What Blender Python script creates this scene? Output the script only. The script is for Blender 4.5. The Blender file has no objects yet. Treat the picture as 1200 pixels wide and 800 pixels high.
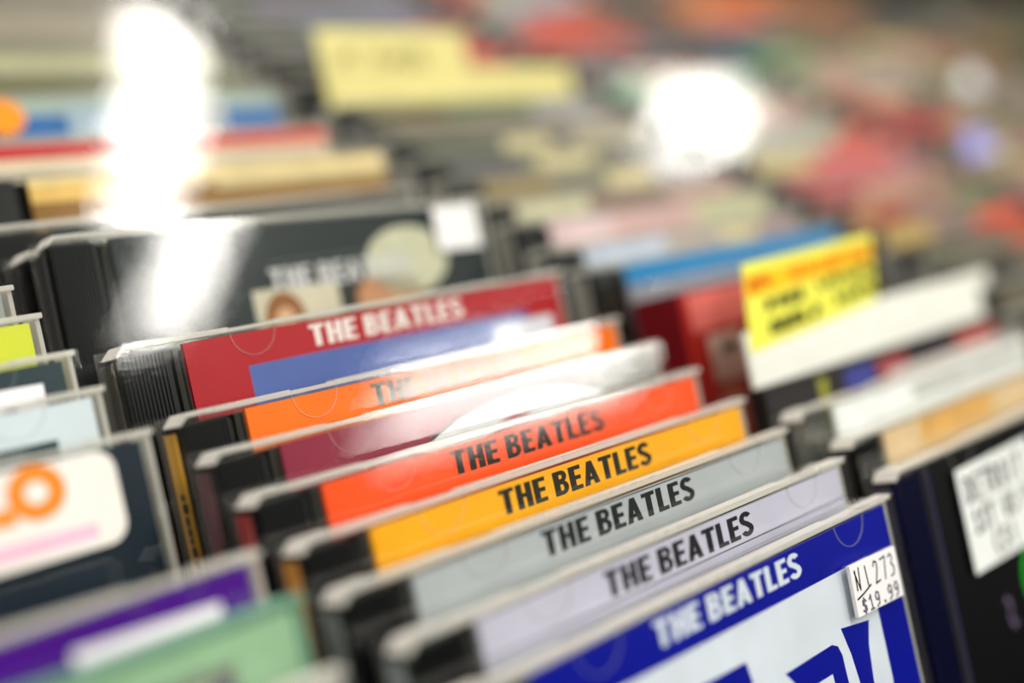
import bpy, bmesh, math, random
from mathutils import Matrix, Vector
random.seed(7)
scene = bpy.context.scene
COL = scene.collection

# ------------------------------------------------------------------ frame of the leaning cases
LEAN = math.radians(37.878)                 # every case leans back by this angle
SL, CL = math.sin(LEAN), math.cos(LEAN)
FLOOR_Z = 0.80                              # bin floor above the shop floor
H = 0.9085                                  # height of the case tops above the shop floor
PK, PC = 0.77786, 1.43                      # the tops lie on one level: v = PK*d + PC (mm)

def W(u, v, d):
    """case frame in mm (u along the width, v up the case, d into the row) -> world metres"""
    return Vector((u, v*SL + d*CL, v*CL - d*SL))*0.001 + Vector((0, 0, H))

# ------------------------------------------------------------------ camera
FPX = 1498.7
CAM_C = (-127.72, 57.21, -164.36)           # u, v, d
RX = Vector((0.70506791, -0.66497298, 0.24635377))
DN = Vector((-0.15791467, -0.48590416, -0.85962789))
FW = Vector((0.69133363, 0.56719317, -0.44760442))
cam = bpy.data.cameras.new('camera')
cam.sensor_width = 36.0
cam.lens = FPX/1200*36.0
cam.clip_start = 0.01
cam.dof.use_dof = True
cam.dof.focus_distance = 0.285
cam.dof.aperture_fstop = 2.7
camo = bpy.data.objects.new('camera', cam); COL.objects.link(camo)
M = Matrix((RX, -DN, -FW)).transposed().to_4x4()
M.translation = W(*CAM_C)
camo.matrix_world = M
scene.camera = camo

def face(x, y, d):
    """pixel -> (u, v) on the plane of a case front standing at depth d in its row"""
    dr = RX*((x-600)/FPX) + DN*((y-400)/FPX) + FW
    n = Vector((0, CL, -SL))                # world direction of d
    o = W(*CAM_C) - Vector((0, 0, H))
    s = (d*0.001 - o.dot(n))/dr.dot(n)
    p = o + dr*s
    return p.x*1000, (p.y*SL + p.z*CL)*1000

def ground(x, y, dv=0.0):
    """pixel -> (u, d) on the level of the case tops"""
    dr = RX*((x-600)/FPX) + DN*((y-400)/FPX) + FW
    o = W(*CAM_C) - Vector((0, 0, H))
    zt = (PC+dv)*CL*0.001
    s = (zt - o.z)/dr.z
    p = o + dr*s
    return p.x*1000, (p.y*CL - p.z*SL)*1000

def pix(u, v, d):
    q = W(u, v, d) - W(*CAM_C)
    z = q.dot(FW)
    return 600 + FPX*q.dot(RX)/z, 400 + FPX*q.dot(DN)/z, z

# ------------------------------------------------------------------ world, exposure, lamps
scene.view_settings.view_transform = 'Standard'
scene.view_settings.look = 'None'
scene.view_settings.gamma = 1.0
scene.view_settings.exposure = -0.66
scene.view_settings.use_curve_mapping = False
scene.cycles.transparent_max_bounces = 16
wd = bpy.data.worlds.new('world'); scene.world = wd; wd.use_nodes = True
wd.node_tree.nodes['Background'].inputs[0].default_value = (0.8, 0.85, 1.0, 1)
wd.node_tree.nodes['Background'].inputs[1].default_value = 0.05
CEIL = 2.75
LAMPS = [  # x, y, size x, size y, power
    (1.37, -1.34, 0.16, 1.08, 42),
    (3.05, -2.43, 1.30, 0.46, 66),
    (3.42, -1.25, 0.40, 0.32, 24),
    (-1.2, 0.9, 0.30, 1.2, 50),
    (0.9, 1.6, 1.20, 0.30, 66),
    (-1.0, -1.6, 0.30, 1.2, 40),
    (0.25, -0.45, 0.30, 1.2, 44),  # added key light for the covers, no known fixture there
]
for x, y, sx, sy, pw in LAMPS:
    l = bpy.data.lights.new('ceiling_lamp_light', 'AREA'); l.shape = 'RECTANGLE'
    l.size, l.size_y, l.energy = sx, sy, pw
    l.color = (1.0, 0.965, 0.90)
    o = bpy.data.objects.new('ceiling_lamp_light', l); COL.objects.link(o)
    o.location = (x, y, CEIL-0.075)

# ------------------------------------------------------------------ materials
def lin(c):
    return tuple((x/255/12.92 if x/255 <= 0.04045 else ((x/255+0.055)/1.055)**2.4) for x in c)

MATS = {}
def mat(rgb, rough=0.45, vary=0.06, metal=0.0, bump=0.0, scale=60.0, name='paint', spec=0.2):
    key = (rgb, rough, vary, metal, bump, scale, spec)
    if key in MATS: return MATS[key]
    m = bpy.data.materials.new('%s_%d_%d_%d' % ((name,)+tuple(int(c) for c in rgb))); m.use_nodes = True
    nt = m.node_tree; b = nt.nodes['Principled BSDF']
    c = lin(rgb)
    tc = nt.nodes.new('ShaderNodeTexCoord'); nz = nt.nodes.new('ShaderNodeTexNoise')
    nz.inputs['Scale'].default_value = scale; nz.inputs['Detail'].default_value = 3
    nt.links.new(tc.outputs['Object'], nz.inputs['Vector'])
    cr = nt.nodes.new('ShaderNodeValToRGB')
    cr.color_ramp.elements[0].position = 0.3; cr.color_ramp.elements[1].position = 0.7
    cr.color_ramp.elements[0].color = tuple(x*(1-vary) for x in c)+(1,)
    cr.color_ramp.elements[1].color = tuple(min(1, x*(1+vary)) for x in c)+(1,)
    nt.links.new(nz.outputs['Fac'], cr.inputs['Fac']); nt.links.new(cr.outputs['Color'], b.inputs['Base Color'])
    b.inputs['Specular IOR Level'].default_value = spec
    b.inputs['Roughness'].default_value = rough; b.inputs['Metallic'].default_value = metal
    if bump:
        bp = nt.nodes.new('ShaderNodeBump'); bp.inputs['Strength'].default_value = bump
        bp.inputs['Distance'].default_value = 0.001
        nt.links.new(nz.outputs['Fac'], bp.inputs['Height']); nt.links.new(bp.outputs['Normal'], b.inputs['Normal'])
    MATS[key] = m
    return m

def clear(name, rough, milk, tint=(0.97, 0.98, 0.97), bump=0.0, milkcol=(0.86, 0.83, 0.78)):
    """transparent polystyrene: clear-through with a Fresnel reflection, plus a milky share on edges"""
    m = bpy.data.materials.new(name); m.use_nodes = True
    nt = m.node_tree; nt.nodes.clear()
    out = nt.nodes.new('ShaderNodeOutputMaterial')
    tr = nt.nodes.new('ShaderNodeBsdfTransparent'); tr.inputs[0].default_value = tint+(1,)
    gl = nt.nodes.new('ShaderNodeBsdfGlossy'); gl.inputs['Roughness'].default_value = rough
    fr = nt.nodes.new('ShaderNodeFresnel'); fr.inputs['IOR'].default_value = 1.55
    geo = nt.nodes.new('ShaderNodeNewGeometry')
    if bump:
        tc = nt.nodes.new('ShaderNodeTexCoord'); nz = nt.nodes.new('ShaderNodeTexNoise')
        nz.inputs['Scale'].default_value = 22; nz.inputs['Detail'].default_value = 2
        nt.links.new(tc.outputs['Object'], nz.inputs['Vector'])
        bp = nt.nodes.new('ShaderNodeBump'); bp.inputs['Strength'].default_value = bump; bp.inputs['Distance'].default_value = 0.001
        nt.links.new(nz.outputs['Fac'], bp.inputs['Height']); nt.links.new(bp.outputs['Normal'], gl.inputs['Normal'])
    mx = nt.nodes.new('ShaderNodeMixShader')
    # a back face seen through the plastic reflects as its front does
    inv = nt.nodes.new('ShaderNodeMath'); inv.operation = 'MINIMUM'; inv.inputs[1].default_value = 0.75
    nt.links.new(fr.outputs[0], inv.inputs[0])
    nf = nt.nodes.new('ShaderNodeMath'); nf.operation = 'SUBTRACT'; nf.inputs[0].default_value = 1.0
    nt.links.new(geo.outputs['Backfacing'], nf.inputs[1])
    mul = nt.nodes.new('ShaderNodeMath'); mul.operation = 'MULTIPLY'
    nt.links.new(inv.outputs[0], mul.inputs[0]); nt.links.new(nf.outputs[0], mul.inputs[1])
    nt.links.new(mul.outputs[0], mx.inputs['Fac'])
    nt.links.new(tr.outputs[0], mx.inputs[1]); nt.links.new(gl.outputs[0], mx.inputs[2])
    last = mx
    if milk:
        df = nt.nodes.new('ShaderNodeBsdfDiffuse'); df.inputs[0].default_value = milkcol+(1,)
        tl = nt.nodes.new('ShaderNodeBsdfTranslucent'); tl.inputs[0].default_value = milkcol+(1,)
        dm = nt.nodes.new('ShaderNodeMixShader'); dm.inputs['Fac'].default_value = 0.4
        nt.links.new(df.outputs[0], dm.inputs[1]); nt.links.new(tl.outputs[0], dm.inputs[2])
        m2 = nt.nodes.new('ShaderNodeMixShader'); m2.inputs['Fac'].default_value = milk
        nt.links.new(mx.outputs[0], m2.inputs[1]); nt.links.new(dm.outputs[0], m2.inputs[2])
        last = m2
    nt.links.new(last.outputs[0], out.inputs['Surface'])
    return m

M_LID = clear('clear_lid_plastic', 0.05, 0.0, bump=0.12)
M_EDGE = clear('clear_plastic_edge', 0.12, 0.66, milkcol=(0.93, 0.89, 0.84))
M_BACK = clear('clear_back_plastic', 0.06, 0.04)
M_TAB = clear('clear_tab_plastic', 0.15, 0.2, milkcol=(0.92, 0.90, 0.86))
M_FAR = clear('clear_far_plastic', 0.14, 0.34, milkcol=(0.80, 0.77, 0.70))  # greyer and less milky than the near case edges
M_GREENEDGE = clear('green_tinted_plastic_edge', 0.18, 0.7, milkcol=(0.30, 0.55, 0.42))
M_BLACK = mat((10, 11, 13), 0.34, 0.1, name='black_plastic')
M_INK = mat((14, 14, 18), 0.5, 0.1, name='ink')

# ------------------------------------------------------------------ mesh helpers (mm, local x width, y depth, z height)
class MB:
    def __init__(s): s.v, s.f = [], []
    def box(s, x0, x1, y0, y1, z0, z1):
        n = len(s.v)
        s.v += [(x, y, z) for x in (x0, x1) for y in (y0, y1) for z in (z0, z1)]
        for q in ((0,1,3,2),(4,6,7,5),(0,4,5,1),(2,3,7,6),(0,2,6,4),(1,5,7,3)):
            s.f.append([n+i for i in q])
        return s
    def prism(s, pts, y0, y1):
        n = len(s.v); k = len(pts)
        s.v += [(x, y0, z) for x, z in pts] + [(x, y1, z) for x, z in pts]
        s.f.append([n+i for i in range(k)]); s.f.append([n+k+i for i in reversed(range(k))])
        for i in range(k):
            j = (i+1) % k
            s.f.append([n+j, n+i, n+k+i, n+k+j])
        return s
    def ribbon(s, pts, w, y0, y1):
        """a pen stroke: short quads along a polyline"""
        for (x0, z0), (x1, z1) in zip(pts, pts[1:]):
            dx, dz = x1-x0, z1-z0; l = math.hypot(dx, dz) or 1
            ex, ez = dx/l*w*0.35, dz/l*w*0.35
            nx, nz = -dz/l*w/2, dx/l*w/2
            s.prism([(x0-ex+nx, z0-ez+nz), (x0-ex-nx, z0-ez-nz), (x1+ex-nx, z1+ez-nz), (x1+ex+nx, z1+ez+nz)], y0, y1)
        return s
    def mesh(s, name, m=None, bevel=0.0, smooth=False):
        me = bpy.data.meshes.new(name)
        me.from_pydata([(x*0.001, y*0.001, z*0.001) for x, y, z in s.v], [], s.f)
        bm = bmesh.new(); bm.from_mesh(me)
        bmesh.ops.recalc_face_normals(bm, faces=bm.faces)
        if bevel:
            bmesh.ops.bevel(bm, geom=list(bm.edges), offset=bevel*0.001, segments=2, affect='EDGES', clamp_overlap=True)
        bm.to_mesh(me); bm.free()
        if m: me.materials.append(m)
        return me

def link(name, me, parent=None, m=None):
    o = bpy.data.objects.new(name, me); COL.objects.link(o)
    if parent: o.parent = parent
    if m:
        if not me.materials: me.materials.append(m)
        elif me.materials[0] != m:
            o.material_slots[0].link = 'OBJECT'; o.material_slots[0].material = m
    return o

def tag(o, label=None, cat=None, group=None, kind=None):
    if label: o['label'] = label
    if cat: o['category'] = cat
    if group: o['group'] = group
    if kind: o['kind'] = kind
    return o

def wbox(name, x0, x1, y0, y1, z0, z1, m, parent=None, bevel=0.0):
    """box in world metres"""
    return link(name, MB().box(x0*1000, x1*1000, y0*1000, y1*1000, z0*1000, z1*1000).mesh(name, m, bevel), parent)

def arc(cx, cz, rx, rz, a0, a1, n):
    return [(cx+rx*math.cos(math.radians(a0+(a1-a0)*i/n)), cz+rz*math.sin(math.radians(a0+(a1-a0)*i/n))) for i in range(n+1)]

# ------------------------------------------------------------------ lettering
CAPS = {}
def _glyphs():
    """condensed bold capitals on a unit cap height, as lists of closed outlines (convex-ish pieces)"""
    s, w = 0.215, 0.50                                      # stem width, glyph width
    t = 0.17                                               # arm thickness
    R = lambda x0, x1, z0, z1: [(x0, z0), (x1, z0), (x1, z1), (x0, z1)]
    def band(outer, inner):
        return [[outer[i], outer[i+1], inner[i+1], inner[i]] for i in range(len(outer)-1)]
    g = {}
    g['T'] = (0.52, [R(0, 0.52, 1-t, 1), R(0.26-s/2, 0.26+s/2, 0, 1-t)])
    g['H'] = (0.54, [R(0, s, 0, 1), R(0.54-s, 0.54, 0, 1), R(s, 0.54-s, 0.43, 0.43+t)])
    g['E'] = (0.45, [R(0, s, 0, 1), R(s, 0.45, 1-t, 1), R(s, 0.42, 0.42, 0.42+t), R(s, 0.45, 0, t)])
    g['L'] = (0.43, [R(0, s, 0, 1), R(s, 0.43, 0, t)])
    g['A'] = (0.60, [[(0, 0), (0.205, 0), (0.385, 1), (0.20, 1)], [(0.395, 0), (0.60, 0), (0.40, 1), (0.215, 1)], R(0.15, 0.45, 0.19, 0.19+t*0.9)])
    up_o = [(s, 1)]+arc(0.30, 0.755, 0.20, 0.245, 90, -90, 10)+[(s, 0.51)]
    up_i = [(s, 1-t)]+arc(0.29, 0.745, 0.045, 0.085, 90, -90, 10)+[(s, 0.66)]
    lo_o = [(s, 0.58)]+arc(0.30, 0.285, 0.225, 0.285, 90, -90, 10)+[(s, 0)]
    lo_i = [(s, 0.43)]+arc(0.29, 0.30, 0.06, 0.13, 90, -90, 10)+[(s, t)]
    g['B'] = (0.53, [R(0, s, 0, 1)]+band(up_o, up_i)+band(lo_o, lo_i))
    path = arc(0.26, 0.735, 0.165, 0.185, 20, 180, 10)+arc(0.26, 0.735, 0.165, 0.185, 180, 245, 5)[1:]
    path += [(0.30, 0.49)]+arc(0.26, 0.265, 0.175, 0.185, 65, -90, 10)+arc(0.26, 0.265, 0.175, 0.185, -90, -165, 6)[1:]
    hw = 0.098
    left, right = [], []
    for i, (x, z) in enumerate(path):
        a = path[max(0, i-1)]; b = path[min(len(path)-1, i+1)]
        dx, dz = b[0]-a[0], b[1]-a[1]; l = math.hypot(dx, dz) or 1
        left.append((x-dz/l*hw, z+dx/l*hw)); right.append((x+dz/l*hw, z-dx/l*hw))
    g['S'] = (0.52, band(left, right))
    return g
GLYPHS = _glyphs()

def caps_mesh(text, u0, u1, v0, v1, y, name='title_lettering'):
    """bold capitals filling a box on a cover; v measured down from the case top (negative)"""
    gap, sp = 0.07, 0.23
    x = 0; items = []
    for ch in text:
        if ch == ' ': x += sp; continue
        w, ps = GLYPHS[ch]; items.append((x, ps)); x += w+gap
    tot = x-gap; kx = (u1-u0)/tot; kz = v0-v1
    mb = MB()
    for i, (ox, ps) in enumerate(items):
        for j, p in enumerate(ps):
            mb.prism([(u0+(ox+px)*kx, 125+v1+pz*kz) for px, pz in p], y-0.02-0.002*(j % 2), y+0.02)
    return mb.mesh(name)
TITLE = caps_mesh('THE BEATLES', 51.2, 101.3, -3.0, -8.3, 1.44)

# pen strokes on a unit box (x 0..1, z 0..1)
PEN = {
 'N': [[(0.0,0.1),(0.1,1.0)],[(0.0,0.95),(0.5,0.05),(0.75,1.05)]],
 'I': [[(0.5,1.0),(0.55,0.0)]],
 '1': [[(0.2,0.75),(0.55,1.0),(0.55,0.0)],[(0.2,0.0),(0.85,0.0)]],
 '2': [[(0.1,0.8),(0.35,1.0),(0.7,0.9),(0.65,0.6),(0.1,0.0),(0.85,0.05)]],
 '7': [[(0.05,0.95),(0.85,1.0),(0.4,0.0)]],
 '3': [[(0.1,0.9),(0.5,1.0),(0.75,0.8),(0.4,0.55),(0.8,0.35),(0.6,0.05),(0.1,0.0)]],
 '9': [[(0.8,0.7),(0.6,0.45),(0.25,0.5),(0.15,0.75),(0.4,1.0),(0.75,0.9),(0.8,0.6),(0.7,0.15),(0.2,0.0)]],
 '.': [[(0.4,0.04),(0.6,0.04),(0.5,0.12),(0.4,0.04)]],
 '$': [[(0.85,0.75),(0.6,0.9),(0.25,0.85),(0.2,0.6),(0.75,0.4),(0.75,0.15),(0.4,0.05),(0.1,0.2)],[(0.5,1.05),(0.48,-0.1)]],
 'D': [[(0.15,0.0),(0.15,1.0),(0.7,0.85),(0.85,0.45),(0.6,0.08),(0.15,0.0)]],
 'E': [[(0.8,1.0),(0.15,0.95),(0.15,0.0),(0.85,0.0)],[(0.15,0.5),(0.65,0.55)]],
 'T': [[(0.0,0.95),(1.0,1.0)],[(0.5,0.97),(0.5,0.0)]],
 'R': [[(0.15,0.0),(0.15,1.0),(0.7,0.9),(0.7,0.6),(0.2,0.5),(0.85,0.0)]],
 'O': [[(0.5,1.0),(0.15,0.7),(0.2,0.2),(0.55,0.0),(0.85,0.35),(0.8,0.8),(0.5,1.0)]],
 'S': [[(0.85,0.85),(0.5,1.0),(0.2,0.8),(0.7,0.45),(0.75,0.15),(0.4,0.0),(0.1,0.15)]],
 'U': [[(0.15,1.0),(0.2,0.2),(0.5,0.0),(0.8,0.2),(0.85,1.0)]],
 'P': [[(0.15,0.0),(0.15,1.0),(0.75,0.9),(0.75,0.6),(0.15,0.5)]],
 '(': [[(0.7,1.1),(0.3,0.7),(0.3,0.3),(0.7,-0.1)]],
}
def pen_mesh(lines, w, y, name, tilt=0.0):
    """lines: (text, u0, z0, char width, height) in case mm"""
    mb = MB(); k = 0
    for text, u0, z0, cw, h in lines:
        for i, ch in enumerate(text):
            if ch == ' ': continue
            for st in PEN[ch]:
                k += 1
                mb.ribbon([(u0+(i+px*0.78)*cw, z0+pz*h+tilt*i*cw) for px, pz in st], w, y-0.03-0.0015*(k % 5), y)
    return mb.mesh(name)

def scribble(u0, u1, z0, z1, y, w, seed, name='handwriting'):
    """illegible marker lettering: letter-sized groups of strokes"""
    r = random.Random(seed); mb = MB(); u = u0; k = 0
    while u < u1-2:
        cw = r.uniform(0.55, 0.8)*(z1-z0)
        if r.random() < 0.13: u += cw*0.7; continue
        for _ in range(3):
            k += 1
            mb.ribbon([(u+r.random()*cw, z0+r.random()*(z1-z0)) for _ in range(3)], w, y-0.03-0.0015*(k % 5), y)
        u += cw*1.25
    return mb.mesh(name)

# ------------------------------------------------------------------ the jewel case (shared meshes)
CW, CH, CD = 142.0, 125.0, 10.2
def lid_mesh():
    mb = MB()
    mb.prism([(2.6, 0), (142, 0), (142, 125), (2.6, 125), (0.2, 122.4), (0.2, 2.6)], 0.0, 1.1)
    return mb.mesh('lid', M_LID, 0.18)
def lip_mesh(upper):
    mb = MB()
    z0, z1 = (123.7, 124.9) if upper else (0.1, 1.3)
    s = 1 if upper else -1
    e = z1 if upper else z0
    xs = [9.9, 29.3, 41.7, 72.0, 116.3, 128.7, 141.9]
    for i, (a, b) in enumerate(zip(xs, xs[1:])):        # the two tab seats lie a little lower
        dz = 0.35 if i in (1, 4) else 0.0
        mb.box(a+0.01, b-0.01, 1.12, 5.0, z0+(dz if s < 0 else 0), z1-(dz if s > 0 else 0))
    # hinge arm with its sloping shoulder
    mb.prism([(0.5, e-s*2.4), (2.8, e-s*0.1), (9.8, e), (9.8, e-s*1.0), (3.2, e-s*1.0), (1.3, e-s*2.6)], 1.12, 7.6)
    return mb.mesh('top_rim' if upper else 'bottom_rim', M_EDGE, 0.1)
def wall_mesh():
    return MB().box(140.6, 141.7, 2.6, 9.05, 0.5, 124.0).mesh('side_wall', M_EDGE, 0.12)
def base_mesh():
    mb = MB()
    mb.box(0.3, 141.7, 9.1, 10.2, 0.4, 124.4)
    mb.box(0.3, 1.1, 3.2, 9.05, 3.8, 121.2)
    mb.box(10.2, 140.4, 5.9, 9.05, 122.9, 124.1)
    mb.box(10.2, 140.4, 5.9, 9.05, 0.4, 1.6)
    mb.box(14.7, 15.4, 1.12, 2.2, 1.5, 123.3)
    mb.box(16.1, 16.5, 1.12, 4.8, 1.5, 123.3)
    mb.box(139.2, 140.2, 1.5, 5.0, 0.6, 122.9)
    return mb.mesh('back_shell', M_BACK, 0.12)
def tray_mesh():
    mb = MB(); mb.box(1.9, 138.9, 5.2, 8.9, 2.0, 122.4)
    return mb.mesh('disc_tray', M_BLACK, 0.3)
def strip_mesh():
    mb = MB()
    mb.prism([(2.0, 2.0), (13.6, 2.0), (13.6, 120.9)]+arc(11.9, 120.9, 1.7, 1.7, 0, 90, 5)+[(2.0, 122.6)], 1.9, 5.1)
    for i in range(11):
        x = 2.6+i*0.95
        mb.box(x, x+0.5, 1.45, 1.9, 2.6, 122.0)
    return mb.mesh('ribbed_hinge_strip', M_BLACK)
def booklet_mesh():
    return MB().box(17.2, 138.7, 1.5, 2.6, 2.3, 123.0).mesh('booklet', None)
def spine_mesh():
    return MB().box(1.15, 1.55, 4.4, 8.9, 3.9, 121.0).mesh('spine_label', None)
def tab_mesh(cx):
    mb = MB()
    o = arc(cx, 123.6, 6.2, 6.2, 180, 360, 16); i_ = arc(cx, 123.6, 6.06, 6.06, 180, 360, 16)
    for a in range(16):
        mb.prism([o[a], o[a+1], i_[a+1], i_[a]], 1.12, 1.42)
    return mb.mesh('booklet_tab', M_TAB)
def shell_far():
    mb = MB()
    mb.box(0.3, 141.7, 9.1, 10.2, 0.4, 124.6)
    mb.box(3, 141.9, 1.12, 9.05, 123.6, 124.9)
    mb.box(140.6, 141.9, 1.12, 9.05, 0.4, 123.5)
    mb.box(0.3, 1.1, 3.2, 9.05, 3.8, 121.2)
    return mb.mesh('back_shell', M_FAR, 0.1)
ME_LID, ME_LIP, ME_LIPB, ME_WALL, ME_BASE, ME_TRAY, ME_STRIP = lid_mesh(), lip_mesh(True), lip_mesh(False), wall_mesh(), base_mesh(), tray_mesh(), strip_mesh()
ME_TABS = [tab_mesh(35.5), tab_mesh(122.5)]
ME_FAR = shell_far()
def far_tray():
    mb = MB(); mb.box(1.9, 138.9, 5.2, 8.9, 2.0, 122.4); mb.box(2.0, 13.6, 1.5, 5.1, 2.0, 122.6)
    return mb.mesh('disc_tray', M_BLACK)
ME_FARTRAY = far_tray()
def spine_text():
    rr = random.Random(5); mb = MB(); z = 12.0
    while z < 108:
        h_ = rr.uniform(1.2, 2.4)
        mb.box(1.08, 1.14, 4.9+rr.uniform(0, 0.8), 7.2, z, z+h_); z += h_+rr.uniform(0.3, 0.9)
    me = mb.mesh('spine_lettering', M_INK); return me
ME_SPTXT = spine_text()
ME_BOOK = booklet_mesh(); ME_SPINE = spine_mesh()

def place(root, u, v, d, yaw=0.0):
    """root sits on the bottom front edge of the case; v is the height of its top edge"""
    root.location = W(u, v-CH, d)
    root.rotation_euler = (-LEAN, 0, yaw)

def cd_case(label, u, v, d, cover, spine=None, group=None, full=True, rim=None, yaw=0.0, rough=0.35, clear_tray=False, name='cd_case'):
    r = bpy.data.objects.new(name, None); COL.objects.link(r); r.empty_display_size = 0.02
    tag(r, label, 'CD', group); place(r, u, v, d, yaw)
    if full:
        lid = link('lid', ME_LID, r); link('top_rim', ME_LIP, lid, rim); link('bottom_rim', ME_LIPB, lid, rim)
        for t in ME_TABS: link('booklet_tab', t, lid)
        sh = link('back_shell', ME_BASE, r, rim); link('side_wall', ME_WALL, sh, rim)
        link('disc_tray', ME_TRAY, r, M_BACK if clear_tray else None)
        link('ribbed_hinge_strip', ME_STRIP, r, M_BACK if clear_tray else None)
        if spine:
            sp = link('spine_label', ME_SPINE, r, mat(spine, 0.5))
            if sum(spine) > 300: link('spine_lettering', ME_SPTXT, sp)
    else:
        link('lid', ME_LID, r); link('back_shell', ME_FAR, r, rim); link('disc_tray', ME_FARTRAY, r)
    bk = link('booklet', ME_BOOK, r, mat(cover, rough, 0.08, scale=45))
    return r, bk

def panel(bk, u0, u1, v0, v1, rgb, level=1, name='printed_panel', vary=0.06):
    y = 1.5-0.012*level
    return link(name, MB().box(u0, u1, y-0.006, 1.52, 125+v1, 125+v0).mesh(name, mat(rgb, 0.38, vary, scale=80)), bk)
def blob(bk, cu, cv, ru, rv, rgb, level=2, name='printed_shape', a0=0, a1=360):
    y = 1.5-0.012*level
    return link(name, MB().prism(arc(cu, 125+cv, ru, rv, a0, a1, 28)[:-1], y-0.006, 1.52).mesh(name, mat(rgb, 0.38, 0.1, scale=200)), bk)
def title(bk, rgb, me=None):
    return link('title_lettering', me or TITLE, bk, mat(rgb, 0.4, 0.05))
def sticker(r, u0, u1, v0, v1, rgb, th=0.15, name='sticker', tilt=0.0, round_=0.0):
    pts = [(u0, 125+v1), (u1, 125+v1), (u1, 125+v0), (u0, 125+v0)]
    if round_:
        q = round_
        pts = arc(u1-q, 125+v0-q, q, q, 0, 90, 6)+arc(u0+q, 125+v0-q, q, q, 90, 180, 6)+arc(u0+q, 125+v1+q, q, q, 180, 270, 6)+arc(u1-q, 125+v1+q, q, q, 270, 360, 6)
    if tilt:
        cx, cz = (u0+u1)/2, 125+(v0+v1)/2; c, s = math.cos(tilt), math.sin(tilt)
        pts = [(cx+(x-cx)*c-(z-cz)*s, cz+(x-cx)*s+(z-cz)*c) for x, z in pts]
    return link(name, MB().prism(pts, -th-0.02, -0.02).mesh(name, mat(rgb, 0.55, 0.03)), r)

# ------------------------------------------------------------------ the shop room
WALLC = mat((52, 48, 46), 0.8, 0.05, scale=3, name='wall_paint')
tag(wbox('floor', -3.5, 5.5, -5.0, 4.5, -0.1, 0.0, mat((92, 84, 76), 0.6, 0.15, scale=6)), kind='structure')
tag(wbox('ceiling', -3.5, 5.5, -5.0, 4.5, CEIL, CEIL+0.1, mat((58, 56, 54), 0.8, 0.04, scale=4)), kind='structure')
for nm, a in (('wall_left', (-3.6, -3.5, -5.0, 4.5)), ('wall_right', (5.5, 5.6, -5.0, 4.5)), ('wall_front', (-3.5, 5.5, -5.1, -5.0)), ('wall_back', (-3.5, 5.5, 4.5, 4.6))):
    tag(wbox(nm, *a, 0.0, CEIL, WALLC), kind='structure')
for i, (x, y, sx, sy, pw) in enumerate(LAMPS):  # the added key light gets a housing too
    r = bpy.data.objects.new('ceiling_light', None); COL.objects.link(r); r.location = (x, y, CEIL)
    tag(r, 'white rectangular ceiling light fixture fixed to the shop ceiling', 'ceiling light', 'ceiling light fixtures')
    h = wbox('lamp_housing', -sx/2-0.03, sx/2+0.03, -sy/2-0.03, sy/2+0.03, -0.07, 0.0, mat((235, 235, 232), 0.5), r)

# ------------------------------------------------------------------ the bin
PITCH = 152.0
NCOL = 8                                          # columns of the browser bin to the right of the first
BX0, BX1 = -0.158, -0.006+PITCH*0.001*(NCOL+1)
BY0, BY1 = -0.205, 0.470
M_BOARD = mat((34, 31, 29), 0.55, 0.15, scale=25, name='dark_board')
bn = bpy.data.objects.new('cd_browser_bin', None); COL.objects.link(bn); bn.location = (0, 0, 0)
tag(bn, 'long dark wooden browser bin holding the leaning rows of discs', 'display bin')
wbox('base_board', BX0, BX1, BY0, BY1, FLOOR_Z-0.02, FLOOR_Z, M_BOARD, bn)
for i in range(NCOL+2):
    x = -0.0046+PITCH*0.001*(i-1)+(0.0016 if i == 2 else 0) if i else BX0
    wbox('partition', x, x+0.0012, BY0+0.012, BY1-0.012, FLOOR_Z+0.0003, FLOOR_Z+0.062, M_BOARD, bn)
wbox('front_board', BX0, BX1, BY0, BY0+0.0118, FLOOR_Z+0.0003, FLOOR_Z+0.075, M_BOARD, bn)
wbox('back_board', BX0, BX1, BY1-0.0118, BY1, FLOOR_Z+0.0003, FLOOR_Z+0.10, M_BOARD, bn)
for x in (BX0+0.02, BX1-0.08):
    for y in (BY0+0.02, BY1-0.08):
        wbox('leg', x, x+0.06, y, y+0.06, 0.0, FLOOR_Z-0.0203, M_BOARD, bn)

def top(d, dv=0.0): return PK*d+PC+dv

# ------------------------------------------------------------------ middle column: the lettered cases
# 0 blue
r, bk = cd_case('blue cover with white lettering and a handwritten price sticker, foremost of its row', 0.1, 0.9, 0.0, (3, 16, 150), (8, 24, 120))
title(bk, (225, 232, 245))
panel(bk, 26, 127.2, -11.4, -116, (226, 232, 244), 1, 'white_panel')
def big_letter(pts_list):
    mb = MB()
    for p in pts_list: mb.prism([(u, 125+v) for u, v in p], 1.46, 1.52)
    return link('cover_lettering', mb.mesh('cover_lettering', mat((3, 16, 150), 0.38)), bk)
big_letter([[(111.1, -23.4), (122.6, -25.0), (120.6, -30), (119.5, -38), (119.0, -62), (115.0, -62), (114.2, -38), (113.0, -30)],
            arc(117, -70, 4.6, 4.6, 0, 360, 20)[:-1]])                                                           # !
big_letter([[(88.0, -25.8), (106.5, -25.6), (108.6, -26.6), (109.6, -29), (109.6, -31.5), (93, -31.5)],
            [(93, -31.5), (97.5, -31.5), (99.5, -66), (94, -66)], [(90, -66), (103, -66), (103, -72), (90, -72)],
            [(104.5, -31.5), (109.6, -31.5), (110.2, -44), (105.5, -44)], [(97.5, -44), (110.2, -44), (107.5, -50), (97.8, -50)]])   # P
big_letter([[(60.0, -18.8), (76.0, -19.2), (77.0, -24), (62, -24)], [(66, -24), (73.5, -24), (74.5, -62), (67, -62)],
            [(64, -62), (85, -62), (85, -70), (64, -70)], [(80, -52), (85, -52), (85, -62), (80, -62)]])        # L
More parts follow.
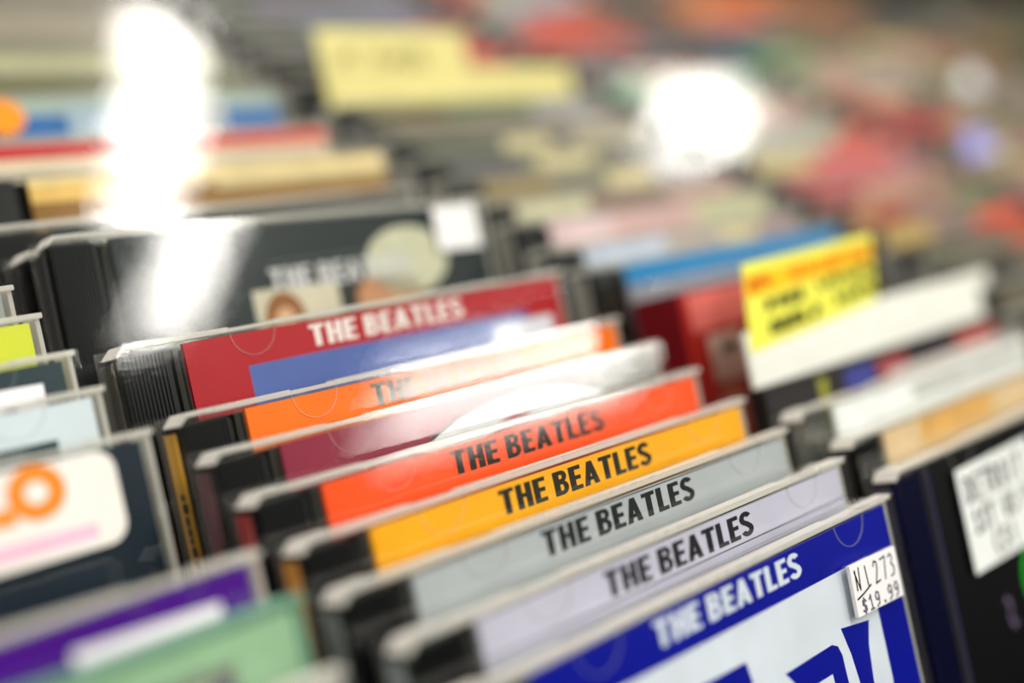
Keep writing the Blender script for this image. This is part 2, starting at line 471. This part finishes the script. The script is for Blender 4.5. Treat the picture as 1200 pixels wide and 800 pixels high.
big_letter([[(45, -22), (52, -22), (52, -70), (45, -70)], [(52, -22), (60, -22), (60, -29), (52, -29)],
            [(52, -42), (58, -42), (58, -49), (52, -49)], [(52, -63), (61, -63), (61, -70), (52, -70)]])        # E
big_letter([[(28, -16), (33, -16), (33, -70), (28, -70)], [(38, -16), (43, -16), (43, -70), (38, -70)], [(33, -40), (38, -40), (38, -47), (33, -47)]])  # H
st = sticker(r, 115.6, 135.6, -11.0, -22.6, (236, 234, 234), 0.9, 'price_sticker', -0.035)
link('handwriting', pen_mesh([('NI', 117.2, 108.0, 3.3, 4.9), ('273', 124.9, 107.8, 3.4, 5.0)], 0.42, -0.95, 'handwriting', -0.03), st, M_INK)
link('handwriting', MB().ribbon([(116.5, 106.6), (119.5, 107.2), (122.9, 108.2)], 0.42, -0.98, -0.95).mesh('handwriting'), st, M_INK)
link('printed_price', pen_mesh([('$19.99', 117.6, 103.0, 2.85, 3.2)], 0.5, -0.95, 'printed_price', -0.02), st, mat((96, 96, 110), 0.6))
# 1 lavender grey
r, bk = cd_case('pale lavender grey cover with black lettering, tucked behind the blue case', 0.5, 10.6, 10.54, (196, 192, 212), (150, 150, 160)); title(bk, (22, 22, 28))
panel(bk, 17.4, 138.5, -9.2, -9.5, (60, 60, 75), 1, 'printed_line')
# 2 grey
r, bk = cd_case('silver grey cover with black lettering between lavender and yellow cases', -1.9, 19.9, 23.1, (176, 180, 184), (120, 120, 125)); title(bk, (22, 22, 26))
panel(bk, 17.4, 138.5, -2.1, -2.4, (80, 90, 100), 1, 'printed_line')
# 3 yellow
r, bk = cd_case('amber yellow cover with black lettering between grey and orange cases', -0.1, 28.7, 35.16, (255, 172, 10), (214, 140, 20)); title(bk, (30, 28, 16))
# 4 orange with dark lettering
r, bk = cd_case('orange red cover with crisp black lettering between yellow and maroon cases', -0.4, 38.3, 47.44, (255, 82, 16), (170, 24, 14)); title(bk, (40, 28, 22))
# 5 maroon with a white round emblem
r, bk = cd_case('maroon cover with a white oval emblem between two orange cases', -0.1, 47.4, 59.5, (140, 36, 62), (90, 20, 40))
panel(bk, 108, 138.6, -1.9, -121, (120, 118, 112), 1, 'grey_panel', 0.25)
blob(bk, 87, -27, 46, 23.6, (28, 60, 56), 2, 'emblem_outline'); blob(bk, 87, -27, 45.2, 22.9, (232, 232, 236), 3, 'emblem')
blob(bk, 84, -12.5, 8.5, 3.4, (170, 50, 70), 4); blob(bk, 86, -14.5, 5, 1.6, (228, 178, 70), 5); blob(bk, 66, -15, 5, 2.4, (150, 30, 40), 4)
blob(bk, 104, -12, 4.5, 2, (160, 50, 64), 4)
# 6 orange with pale lettering under glare
r, bk = cd_case('bright orange cover between the maroon case and the red one with blue panel', 2.1, 56.0, 73.3, (255, 116, 8), (222, 160, 10)); title(bk, (30, 70, 60))
# 7 red with blue panel
r, bk = cd_case('red cover with white lettering above a blue panel', -0.1, 73.0, 89.3, (176, 22, 34), (26, 10, 10)); title(bk, (240, 226, 222))
panel(bk, 32.7, 124.5, -9.8, -112, (84, 104, 172), 1, 'blue_panel')
panel(bk, 110.5, 134, -12.2, -19.5, (226, 226, 236), 2, 'white_label')
for i, (cu, c) in enumerate(((45, (150, 130, 150)), (56, (160, 130, 140)), (68, (96, 90, 110)), (80, (150, 140, 120)), (92, (80, 70, 90)), (103, (90, 84, 104)))):
    blob(bk, cu, -21-(i % 2)*0.8, 2.6, 2.6, c, 2)
# black boxes behind
def black_case(label, u, v, d, yaw=0.0):
    return cd_case(label, u, v, d, (30, 40, 42), (16, 16, 18), yaw=yaw)
r, bk = black_case('dark slate cover with white lettering and photo prints behind the red case', 4.2, 103.8, 124.2, -0.027)
bu, bv = 5.2, 103.8
def onb(x, y, d=124.2): a, b = face(x, y, d); return a-bu, b-bv
a, b = onb(310, 312); c, e = onb(436, 318)
title(bk, (214, 212, 214), caps_mesh('THE BEATLES', a, a+48, b, b-6.0, 1.40))
panel(bk, 60, 110, b+2.0, b+1.6, (96, 100, 104), 1, 'printed_line')
a, b = onb(292, 338); c, e = onb(392, 332)
panel(bk, a, c, b, -118, (214, 204, 180), 2, 'photo_print', 0.1)
blob(bk, a+9, b-9, 6.5, 8, (150, 96, 44), 3); blob(bk, a+9, b-10.5, 3.6, 5.2, (226, 178, 140), 4)
panel(bk, c+4, c+34, b-1, -118, (66, 46, 34), 2, 'photo_print', 0.2)
blob(bk, c+18, b-6, 12, 7, (196, 140, 100), 3)
a, b = onb(420, 268); blob(bk, a+14, b-9, 15, 10, (206, 204, 176), 3)
a, b = onb(494, 238); c, e = onb(553, 282)
sticker(r, a, min(c, 139), b, e, (240, 240, 238), 0.2, 'white_sticker')
black_case('black jewel case standing lower behind the dark slate cover', min(5.0, face(24, 300, 137.0)[0]), max(top(137, -5.4), face(24, 300, 137.0)[1]), 137.0)
black_case('black jewel case showing its rounded corner behind the dark slate cover', min(4.0, face(11, 273, 148.5)[0]), max(top(148.5, -5.4), face(11, 273, 148.5)[1]), 148.5)
# tan and cream
r, bk = cd_case('brown cover with cream top band behind the dark slate cover', min(5.5, face(48, 225, 160)[0]-17.2), top(160, 1.5), 160, (142, 100, 34), (16, 16, 18), full=False)
panel(bk, 17.3, 138.6, -2.2, -6.6, (238, 214, 158), 1, 'cream_band', 0.12); panel(bk, 74, 138.6, -6.6, -9.5, (206, 186, 140), 2, 'cream_band', 0.1); panel(bk, 17.3, 56, -4.5, -9.0, (240, 196, 110), 2, 'cream_band', 0.1)
r, bk = cd_case('cream cover with a red stripe along its top, behind the brown one', 0.0, top(180), 180, (228, 206, 178), None, full=False)
panel(bk, 17.3, 138.6, -2.4, -6.6, (206, 48, 52), 1, 'red_stripe', 0.1)
r, bk = cd_case('pale grey green cover with a blue band behind the red striped one', 1.0, top(205), 205, (168, 184, 176), None, full=False)
panel(bk, 17.3, 138.6, -7, -20, (46, 110, 178), 1, 'blue_band', 0.1); panel(bk, 92, 116, -4, -20, (206, 206, 208), 2, 'white_patch', 0.1); panel(bk, 60, 86, -5, -20, (170, 188, 204), 2, 'white_patch', 0.1)
a, b = face(4, 138, 205); a -= 1.0; b -= top(205)
link('orange_sticker', MB().prism(arc(a, 125+b, 6.5, 5.5, 0, 360, 24)[:-1], -0.3, -0.02).mesh('orange_sticker', mat((250, 150, 20), 0.5)), r)
for d, c, nm in ((220, (112, 110, 76), 'dark olive'), (234, (184, 180, 140), 'pale olive'), (248, (140, 132, 112), 'khaki'), (261, (166, 152, 132), 'dusty beige'),
                 (274, (150, 140, 126), 'stone grey'), (287, (120, 112, 102), 'taupe'), (300, (160, 150, 140), 'ash grey')):
    cd_case('%s cover in the tail of the row holding the red striped one' % nm, random.uniform(-1, 1), top(d), d, c, None, full=False)

# ------------------------------------------------------------------ left column (its right ends show)
LU = -149.0
def left(label, d, du, dv, cover, **kw):
    return cd_case(label, LU+du, top(d, dv), d, cover, **kw)
r, bk = left('pale grey cover in a clear case, behind the acid yellow one', 117, 1.5, 0, (150, 155, 152), clear_tray=True)
r, bk = left('acid yellow cover in a clear case, between pale grey and slate ones', 106.5, 1.8, 0, (216, 220, 60), clear_tray=True)
r, bk = left('slate cover with a white handwritten sticker, behind the white one with dark marks', 93.5, 1.2, 0, (44, 60, 68), clear_tray=True)
s_ = sticker(r, 100, 133, -6, -20, (238, 236, 240), 0.15, 'white_sticker')
link('handwriting', scribble(108, 129, 109, 115.5, -0.18, 0.7, 3), s_, mat((90, 60, 130), 0.6))
r, bk = left('white cover with dark green marks at its lower edge', 82, 0.4, 0, (214, 224, 232), clear_tray=True)
panel(bk, 107, 130, -9, -16, (40, 66, 72), 1, 'dark_mark', 0.2); panel(bk, 92, 103, -11, -17, (90, 96, 110), 1, 'dark_mark', 0.2)
r, bk = left('navy cover with a round cornered white sticker of orange ring and pink bar', 68.5, 1.8, 0, (24, 38, 50), clear_tray=True)
def onl(x, y, d, dv=0): a, b = face(x, y, d); return a-(LU+1.8), b-top(d, dv)
a0, b0 = onl(130, 530, 68.5); a1, b1 = onl(140, 612, 68.5)
s_ = sticker(r, 60, a1+1.5, b0+1, b1-3.5, (238, 234, 226), 0.2, 'white_sticker', 0, 4)
ca, cb = onl(42, 577, 68.5)
mb = MB(); o_, i_ = arc(ca, 125+cb, 5.6, 5.2, 0, 360, 24), arc(ca, 125+cb, 2.3, 2.1, 0, 360, 24)
for q in range(24): mb.prism([o_[q], o_[q+1], i_[q+1], i_[q]], -0.26, -0.22)
link('orange_ring', mb.mesh('orange_ring'), s_, mat((240, 138, 36), 0.5))
link('orange_bar', MB().box(ca-24, ca-4.5, -0.26, -0.22, 125+cb-4.9, 125+cb-1.6).mesh('orange_bar'), s_, mat((240, 146, 50), 0.5))
link('pink_bar', MB().box(ca-22, ca+10, -0.26, -0.22, 125+cb-11, 125+cb-8.2).mesh('pink_bar'), s_, mat((236, 190, 212), 0.5))
r, bk = left('purple cover with a white and pink sticker', 36, 0.3, 0, (72, 8, 132), clear_tray=True)
a0, b0 = face(140, 735, 36); 
s_ = sticker(r, 104, 131, -6.5, -22, (232, 224, 232), 0.2, 'white_sticker')
link('pink_mark', MB().box(108, 116, -0.26, -0.22, 110, 116).mesh('pink_mark'), s_, mat((232, 160, 180), 0.5))
r, bk = left('pale green tinted case with cream and navy print', 25.5, 0.6, 0, (150, 186, 150), rim=M_GREENEDGE, clear_tray=True)
panel(bk, 100, 126, -7, -40, (120, 122, 116), 1, 'grey_patch', 0.2); panel(bk, 108, 123, -9.5, -40, (206, 214, 160), 2, 'cream_patch', 0.1); blob(bk, 122, -13, 3.2, 3.2, (46, 60, 110), 3)
panel(bk, 70, 98, -6, -40, (206, 206, 196), 1, 'cream_patch', 0.1)
left('grey beige cover nearest the front board of its row', 11.5, -4, 0, (190, 184, 170), clear_tray=True)

# ------------------------------------------------------------------ right column
RU = 152.0
r, bk = cd_case('black cover with a handwritten white label and green ring', 151.0, top(3.5), 3.5, (8, 8, 12), (12, 14, 60))
[setattr(ch.material_slots[0], 'link', 'OBJECT') or setattr(ch.material_slots[0], 'material', mat((8, 10, 52), 0.34, 0.1)) for ch in r.children if ch.name.startswith('ribbed')]
def onr(x, y, d=3.5): a, b = face(x, y, d); return a-151.0, b-top(3.5)
a, b = onr(1118, 552); c, e = onr(1153, 668)
s_ = sticker(r, a, a+44, b, e, (232, 236, 232), 0.15, 'handwritten_label')
zt = 125+b
link('handwriting', pen_mesh([('DETROIT', a+3.2, zt-9.5, 5.0, 6.6), ('1ST US P', a+4.2, zt-17.6, 4.4, 5.4), ('(SI', a+12.5, zt-25.4, 5.0, 5.6)], 1.15, -0.19, 'handwriting', 0.0), s_, M_INK)
ga, gb = onr(1222, 672)
mb = MB(); o_, i_ = arc(ga, 125+gb, 8.5, 9.5, 0, 360, 28), arc(ga, 125+gb, 5.6, 6.4, 0, 360, 28)
for q in range(28): mb.prism([o_[q], o_[q+1], i_[q+1], i_[q]], 1.46, 1.52)
link('green_ring', mb.mesh('green_ring'), bk, mat((20, 190, 40), 0.4))
ga, gb = onr(1187, 715)
link('violet_squiggle', MB().ribbon([(ga, 125+gb+2), (ga+1.5, 125+gb+3), (ga+2.5, 125+gb+1), (ga+1, 125+gb-2), (ga+2, 125+gb-5), (ga+4, 125+gb-4)], 0.7, 1.46, 1.52).mesh('violet_squiggle'), bk, mat((150, 130, 170), 0.4))
link('violet_line', MB().box(15.9, 16.5, 1.3, 1.5, 3, 122).mesh('violet_line', mat((60, 52, 110), 0.4)), r)
r, bk = cd_case('peach cover with an amber patch behind the black labelled case', 153.0, top(15), 15, (228, 196, 152), (20, 20, 20))
panel(bk, 36, 80, -2.2, -9, (230, 176, 96), 1, 'amber_patch', 0.15)
r, bk = cd_case('white cover with faint grey print behind the peach one', 151.0, top(27, -0.5), 27, (246, 249, 247), (20, 20, 20), clear_tray=True)
panel(bk, 60, 136, -4, -8, (196, 194, 190), 1, 'grey_print', 0.2)

def slab_item(name, label, cat, u, v, d, w, th, cover, side, h=125.0, bev=0.4):
    r = bpy.data.objects.new(name, None); COL.objects.link(r); tag(r, label, cat)
    r.location = W(u, v-h, d); r.rotation_euler = (-LEAN, 0, 0)
    link('sleeve', MB().box(0, w, 0, th, 0, h).mesh('sleeve', mat(side, 0.5), bev), r)
    fr = link('front_print', MB().box(0.6, w-0.6, -0.06, -0.005, 0.6, h-0.6).mesh('front_print', mat(cover, 0.4, 0.1)), r)
    return r, fr
def on_front(fr, u0, u1, z0, z1, rgb, name='printed_patch', vary=0.1, lv=1):
    return link(name, MB().box(u0, u1, -0.07-0.02*lv, -0.062, z0, z1).mesh(name, mat(rgb, 0.45, vary)), fr)
r, fr = slab_item('card_sleeve_cd', 'dark card sleeve with navy and red print below the yellow labelled divider', 'CD', 152, top(37.8, -2.0), 37.8, 140, 5.4, (26, 22, 24), (30, 26, 24))
on_front(fr, 40, 56, 112, 123, (52, 56, 130)); on_front(fr, 26, 30, 100, 123, (150, 150, 40)); on_front(fr, 58, 76, 112, 123, (140, 60, 60)); on_front(fr, 108, 136, 116, 123, (160, 56, 46)); on_front(fr, 64, 137, 104, 118.5, (206, 196, 194), lv=2)

# white divider with the yellow sticker
DD = 45.0
uL, vB = face(882, 440, DD); uR, vT = face(1156, 318, DD); _, vT2 = face(1090, 330, DD)
hh = 170.0
r = bpy.data.objects.new('divider_card', None); COL.objects.link(r)
tag(r, 'white plastic divider card with a yellow handwritten label', 'divider card')
vtop = (vT+vT2)/2
hh = (vtop - (top(DD)-125.0))
r.location = W(uL, vtop-hh, DD); r.rotation_euler = (-LEAN, 0, 0)
hs = top(DD, 2.5)-(vtop-hh)
ws = min(uR, 298.0)-uL
link('card', MB().prism([(0, 0), (ws, 0), (ws, hs), (uR-uL, hs), (uR-uL, hh), (0, hh)], 0, 1.4).mesh('card', mat((232, 232, 222), 0.5, 0.03), 0.3), r)
p = [face(x, y, DD) for x, y in ((868, 310), (1019, 274), (1026, 352), (880, 414))]
yl = link('yellow_label', MB().prism([(a-uL, b-vtop+hh) for a, b in p], -0.3, -0.02).mesh('yellow_label', mat((236, 234, 84), 0.55, 0.05)), r)
def lerp4(s, t):   # s along the label, t down it
    ax = p[0][0]+(p[1][0]-p[0][0])*s; az = p[0][1]+(p[1][1]-p[0][1])*s
    bx = p[3][0]+(p[2][0]-p[3][0])*s; bz = p[3][1]+(p[2][1]-p[3][1])*s
    return ax+(bx-ax)*t-uL, az+(bz-az)*t-vtop+hh
def label_quad(s0, s1, t0, t1, rgb, name, y):
    link(name, MB().prism([lerp4(s0, t0), lerp4(s1, t0), lerp4(s1, t1), lerp4(s0, t1)], y, y+0.03).mesh(name, mat(rgb, 0.55, 0.05)), yl)
label_quad(0.0, 1.0, 0.13, 0.40, (250, 196, 10), 'orange_band', -0.34)
def label_scribble(s0, s1, t0, t1, rgb, w, seed):
    rr = random.Random(seed); mb = MB(); s = s0; k = 0
    while s < s1:
        cw = rr.uniform(0.055, 0.075)
        for _ in range(4):
            k += 1
            mb.ribbon([lerp4(s+rr.random()*cw, t0+(t1-t0)*rr.random()) for _ in range(3)], w, -0.42-0.0015*(k % 5), -0.36)
        s += cw*1.25
    link('handwriting', mb.mesh('handwriting'), yl, mat(rgb, 0.6))
label_scribble(0.04, 0.12, 0.18, 0.34, (214, 110, 0), 1.6, 1)
label_scribble(0.34, 0.92, 0.16, 0.33, (226, 140, 0), 1.5, 2)
label_scribble(0.13, 0.38, 0.46, 0.60, (50, 54, 10), 1.4, 3)
label_scribble(0.52, 0.94, 0.44, 0.56, (60, 66, 10), 1.4, 4)
label_scribble(0.14, 0.50, 0.74, 0.88, (44, 50, 10), 1.4, 5)
label_scribble(0.64, 0.92, 0.70, 0.84, (54, 60, 10), 1.4, 6)

# red box set and blue topped case
a, b = face(792, 344, 66)
WBOX = face(1000, 300, 66)[0]-a
r, fr = slab_item('boxed_set', 'thick red boxed set beside the yellow label, white patch on front', 'CD', a, b, 66, WBOX, 17, (170, 40, 34), (120, 14, 26), 122)
on_front(fr, 4, WBOX-4, 110, 121, (232, 120, 112), 'pink_top_highlight', 0.15); on_front(fr, 10, 26, 94, 108, (214, 190, 176), 'pale_patch'); on_front(fr, 15, 24, 102, 105, (90, 80, 76), 'dark_mark', lv=2); on_front(fr, 10, 22, 78, 92, (206, 130, 110), 'pale_patch'); on_front(fr, 27, 40, 40, 102, (120, 52, 36), 'brown_patch')  # the pink strip at the top is a highlight put into the colour
r, bk = cd_case('grey cover with a sky blue top band behind the red boxed set', 154, top(91, 0.5), 91, (150, 150, 160), (26, 26, 30), full=False)
panel(bk, 17.3, 138.6, -2.0, -8.4, (24, 140, 204), 1, 'blue_band', 0.08)

# ------------------------------------------------------------------ packed rows further right: colours read off the photograph
ANCH = [
 (480,150,(104,102,84),'olive grey'), (600,130,(122,116,100),'khaki grey'), (690,122,(192,176,166),'dusty pink'), (560,190,(106,106,90),'olive grey'),
 (650,212,(158,128,118),'brownish pink'), (690,240,(226,208,208),'pinkish white'), (800,110,(226,228,210),'glare ivory'), (840,160,(236,238,228),'white'), (760,110,(186,188,168),'pale sage'),  # ivory and white carry a lamp's glare as cover colour
 (720,200,(132,122,106),'khaki grey'), (840,220,(204,188,168),'sand'), (900,230,(168,152,132),'tan'), (920,165,(206,192,176),'sand'), (1010,140,(222,70,46),'red'),
 (1000,90,(192,160,140),'tan'), (1005,195,(206,112,112),'rose'), (1020,225,(150,66,78),'maroon'), (1060,262,(210,152,110),'peach'), (1085,150,(196,60,62),'red'),
 (1060,292,(218,196,190),'pinkish white'), (1150,285,(122,112,88),'olive'), (1190,235,(224,80,48),'orange red'), (1190,300,(126,116,92),'olive'), (1180,360,(104,94,84),'brown grey'),
 (870,62,(18,62,116),'blue'), (905,70,(26,130,72),'green'), (950,40,(152,100,60),'brown'), (1150,60,(152,110,72),'brown'), (1190,40,(84,74,22),'dark olive'),
 (790,60,(74,68,68),'charcoal'), (760,30,(96,88,84),'charcoal'), (660,45,(226,78,50),'orange red'), (720,90,(122,116,116),'grey'), (530,5,(206,60,50),'red'),
 (300,40,(88,84,80),'charcoal'), (600,5,(180,176,176),'pale grey'), (450,10,(120,124,136),'blue grey'), (1050,90,(206,180,150),'sand'), (1100,210,(190,120,120),'rose'), (1120,250,(150,130,110),'tan'),
 (880,14,(236,108,12),'orange'), (965,16,(176,92,34),'rust'), (1055,8,(18,13,11),'black'), (1120,22,(74,48,24),'dark brown'), (960,120,(196,160,140),'tan'), (1050,200,(214,150,140),'salmon'), (1170,130,(170,140,120),'tan'), (1190,190,(176,150,120),'sand')]
def anchor(x, y):
    return min(ANCH, key=lambda a: (a[0]-x)**2+((a[1]-y)*1.6)**2)
ROWS = {2: 'next to', 3: 'two rows from', 4: 'three rows from', 5: 'four rows from', 6: 'five rows from', 7: 'six rows from', 8: 'seven rows from'}
def jit(c, a=0.9, b=1.1):
    return tuple(max(0, min(255, int(k_*random.uniform(a, b)))) for k_ in c)
count = 0
for c in range(2, NCOL+1):
    u0 = PITCH*(c-1)
    d = {2: 104.0}.get(c, 20.0+random.uniform(0, 6))
    made = []
    while d < 346:
        if c == 2 and 197 < d < 210.4: d = 210.5
        dv = random.uniform(-1.2, 1.2)
        v = top(d, dv)
        vis = any(-40 < pix(u0+uu, v-4, d)[0] < 1240 and -40 < pix(u0+uu, v-4, d)[1] < 800 for uu in (0, 70, 142))
        if vis:
            cols = [anchor(*pix(u0+uu, v-5, d)[:2]) for uu in (38, 78, 118)]
            A = cols[1]
            r, bk = cd_case('', u0+random.uniform(-1.5, 1.5), v, d, jit(A[2]), None, full=False)
            count += 1
            cut1, cut2 = random.uniform(44, 62), random.uniform(92, 108)
            extra = ''
            for a_, b_, K in ((17.3, cut1, cols[0]), (cut2, 138.6, cols[2])):
                if K[3] != A[3] or random.random() < 0.5:
                    panel(bk, a_, b_, -2.3, -60, jit(K[2], 0.82, 1.12), 1, 'printed_panel', 0.15)
                    if K[3] != A[3]: extra = K[3].replace(' ', '-')
            if random.random() < (0.12 if c == 2 else 0.35):
                w0 = random.uniform(25, 100)
                nm, cc = random.choice((('dark', (44, 40, 40)), ('cream', (222, 206, 160)), ('white', (228, 224, 218)), ('rust', (170, 74, 52)))[:2 if c == 2 else 4])
                panel(bk, w0, w0+random.uniform(14, 32), -3.2, -14, cc, 2, 'printed_patch', 0.15); extra = nm+' patch'
            made.append((r, A[3].replace(' ', '-'), extra))
        d += random.uniform(11.4, 13.2) if c == 2 else random.uniform(11.8, 14.5)
    for k_, (r, nm, extra) in enumerate(made):
        lab = nm+' cover'+(' with %s%s' % (extra, '' if 'patch' in extra else ' panel') if extra else '')
        if 0 < k_ < len(made)-1: lab += ', between %s and %s' % (made[k_-1][1], made[k_+1][1]) if made[k_-1][1] != made[k_+1][1] else ', between two %s ones' % made[k_-1][1]
        lab += ', %s the lettered row' % ROWS[c]
        tag(r, lab, None, 'packed cases %s the lettered row' % ROWS[c])

# second divider (cream) among the packed rows
D2 = 208.0
p = [face(x, y, D2) for x, y in ((368, 34), (538, 26), (668, 78), (420, 108))]
uL2, vt2 = p[0]; uM2 = p[1][0]; uR2, vs2 = p[2]
base = top(D2)-125.0
r = bpy.data.objects.new('divider_card', None); COL.objects.link(r)
tag(r, 'cream stepped divider card with faded handwriting among the packed rows', 'divider card')
r.location = W(uL2, base, D2); r.rotation_euler = (-LEAN, 0, 0)
hT, hS = vt2-base, vs2-base
w2 = 298.0-uL2; z2 = top(D2, 3.5)-base
link('card', MB().prism([(0, 0), (w2, 0), (w2, z2), (uR2-uL2, z2), (uR2-uL2, hS), (uM2-uL2, hS), (uM2-uL2, hT), (0, hT)], 0, 1.4).mesh('card', mat((222, 212, 140), 0.55, 0.06)), r)
link('handwriting', scribble(9, (uM2-uL2)*0.7, hT-16, hT-7, -0.02, 1.1, 11), r, mat((120, 116, 60), 0.6))


# pale discs added on far covers, standing in for lamp reflections
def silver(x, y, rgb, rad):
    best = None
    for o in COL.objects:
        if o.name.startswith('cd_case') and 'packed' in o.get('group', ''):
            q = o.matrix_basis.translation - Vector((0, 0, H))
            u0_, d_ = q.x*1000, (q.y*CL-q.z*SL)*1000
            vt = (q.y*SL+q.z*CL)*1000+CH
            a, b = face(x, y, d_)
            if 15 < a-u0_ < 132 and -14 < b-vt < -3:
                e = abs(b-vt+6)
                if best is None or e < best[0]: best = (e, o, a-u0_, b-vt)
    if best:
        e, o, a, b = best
        link('lamp_glint_disc', MB().prism(arc(a, 125+b-rad*0.3, rad, rad, 0, 360, 24)[:-1], -0.3, -0.02).mesh('lamp_glint_disc', mat(rgb, 0.4, 0.05)), o)
        o['label'] = 'case bearing a %s disc painted as lamp glint amid the reddish covers' % ('pale silver' if rgb[0] > 190 else 'violet blue')
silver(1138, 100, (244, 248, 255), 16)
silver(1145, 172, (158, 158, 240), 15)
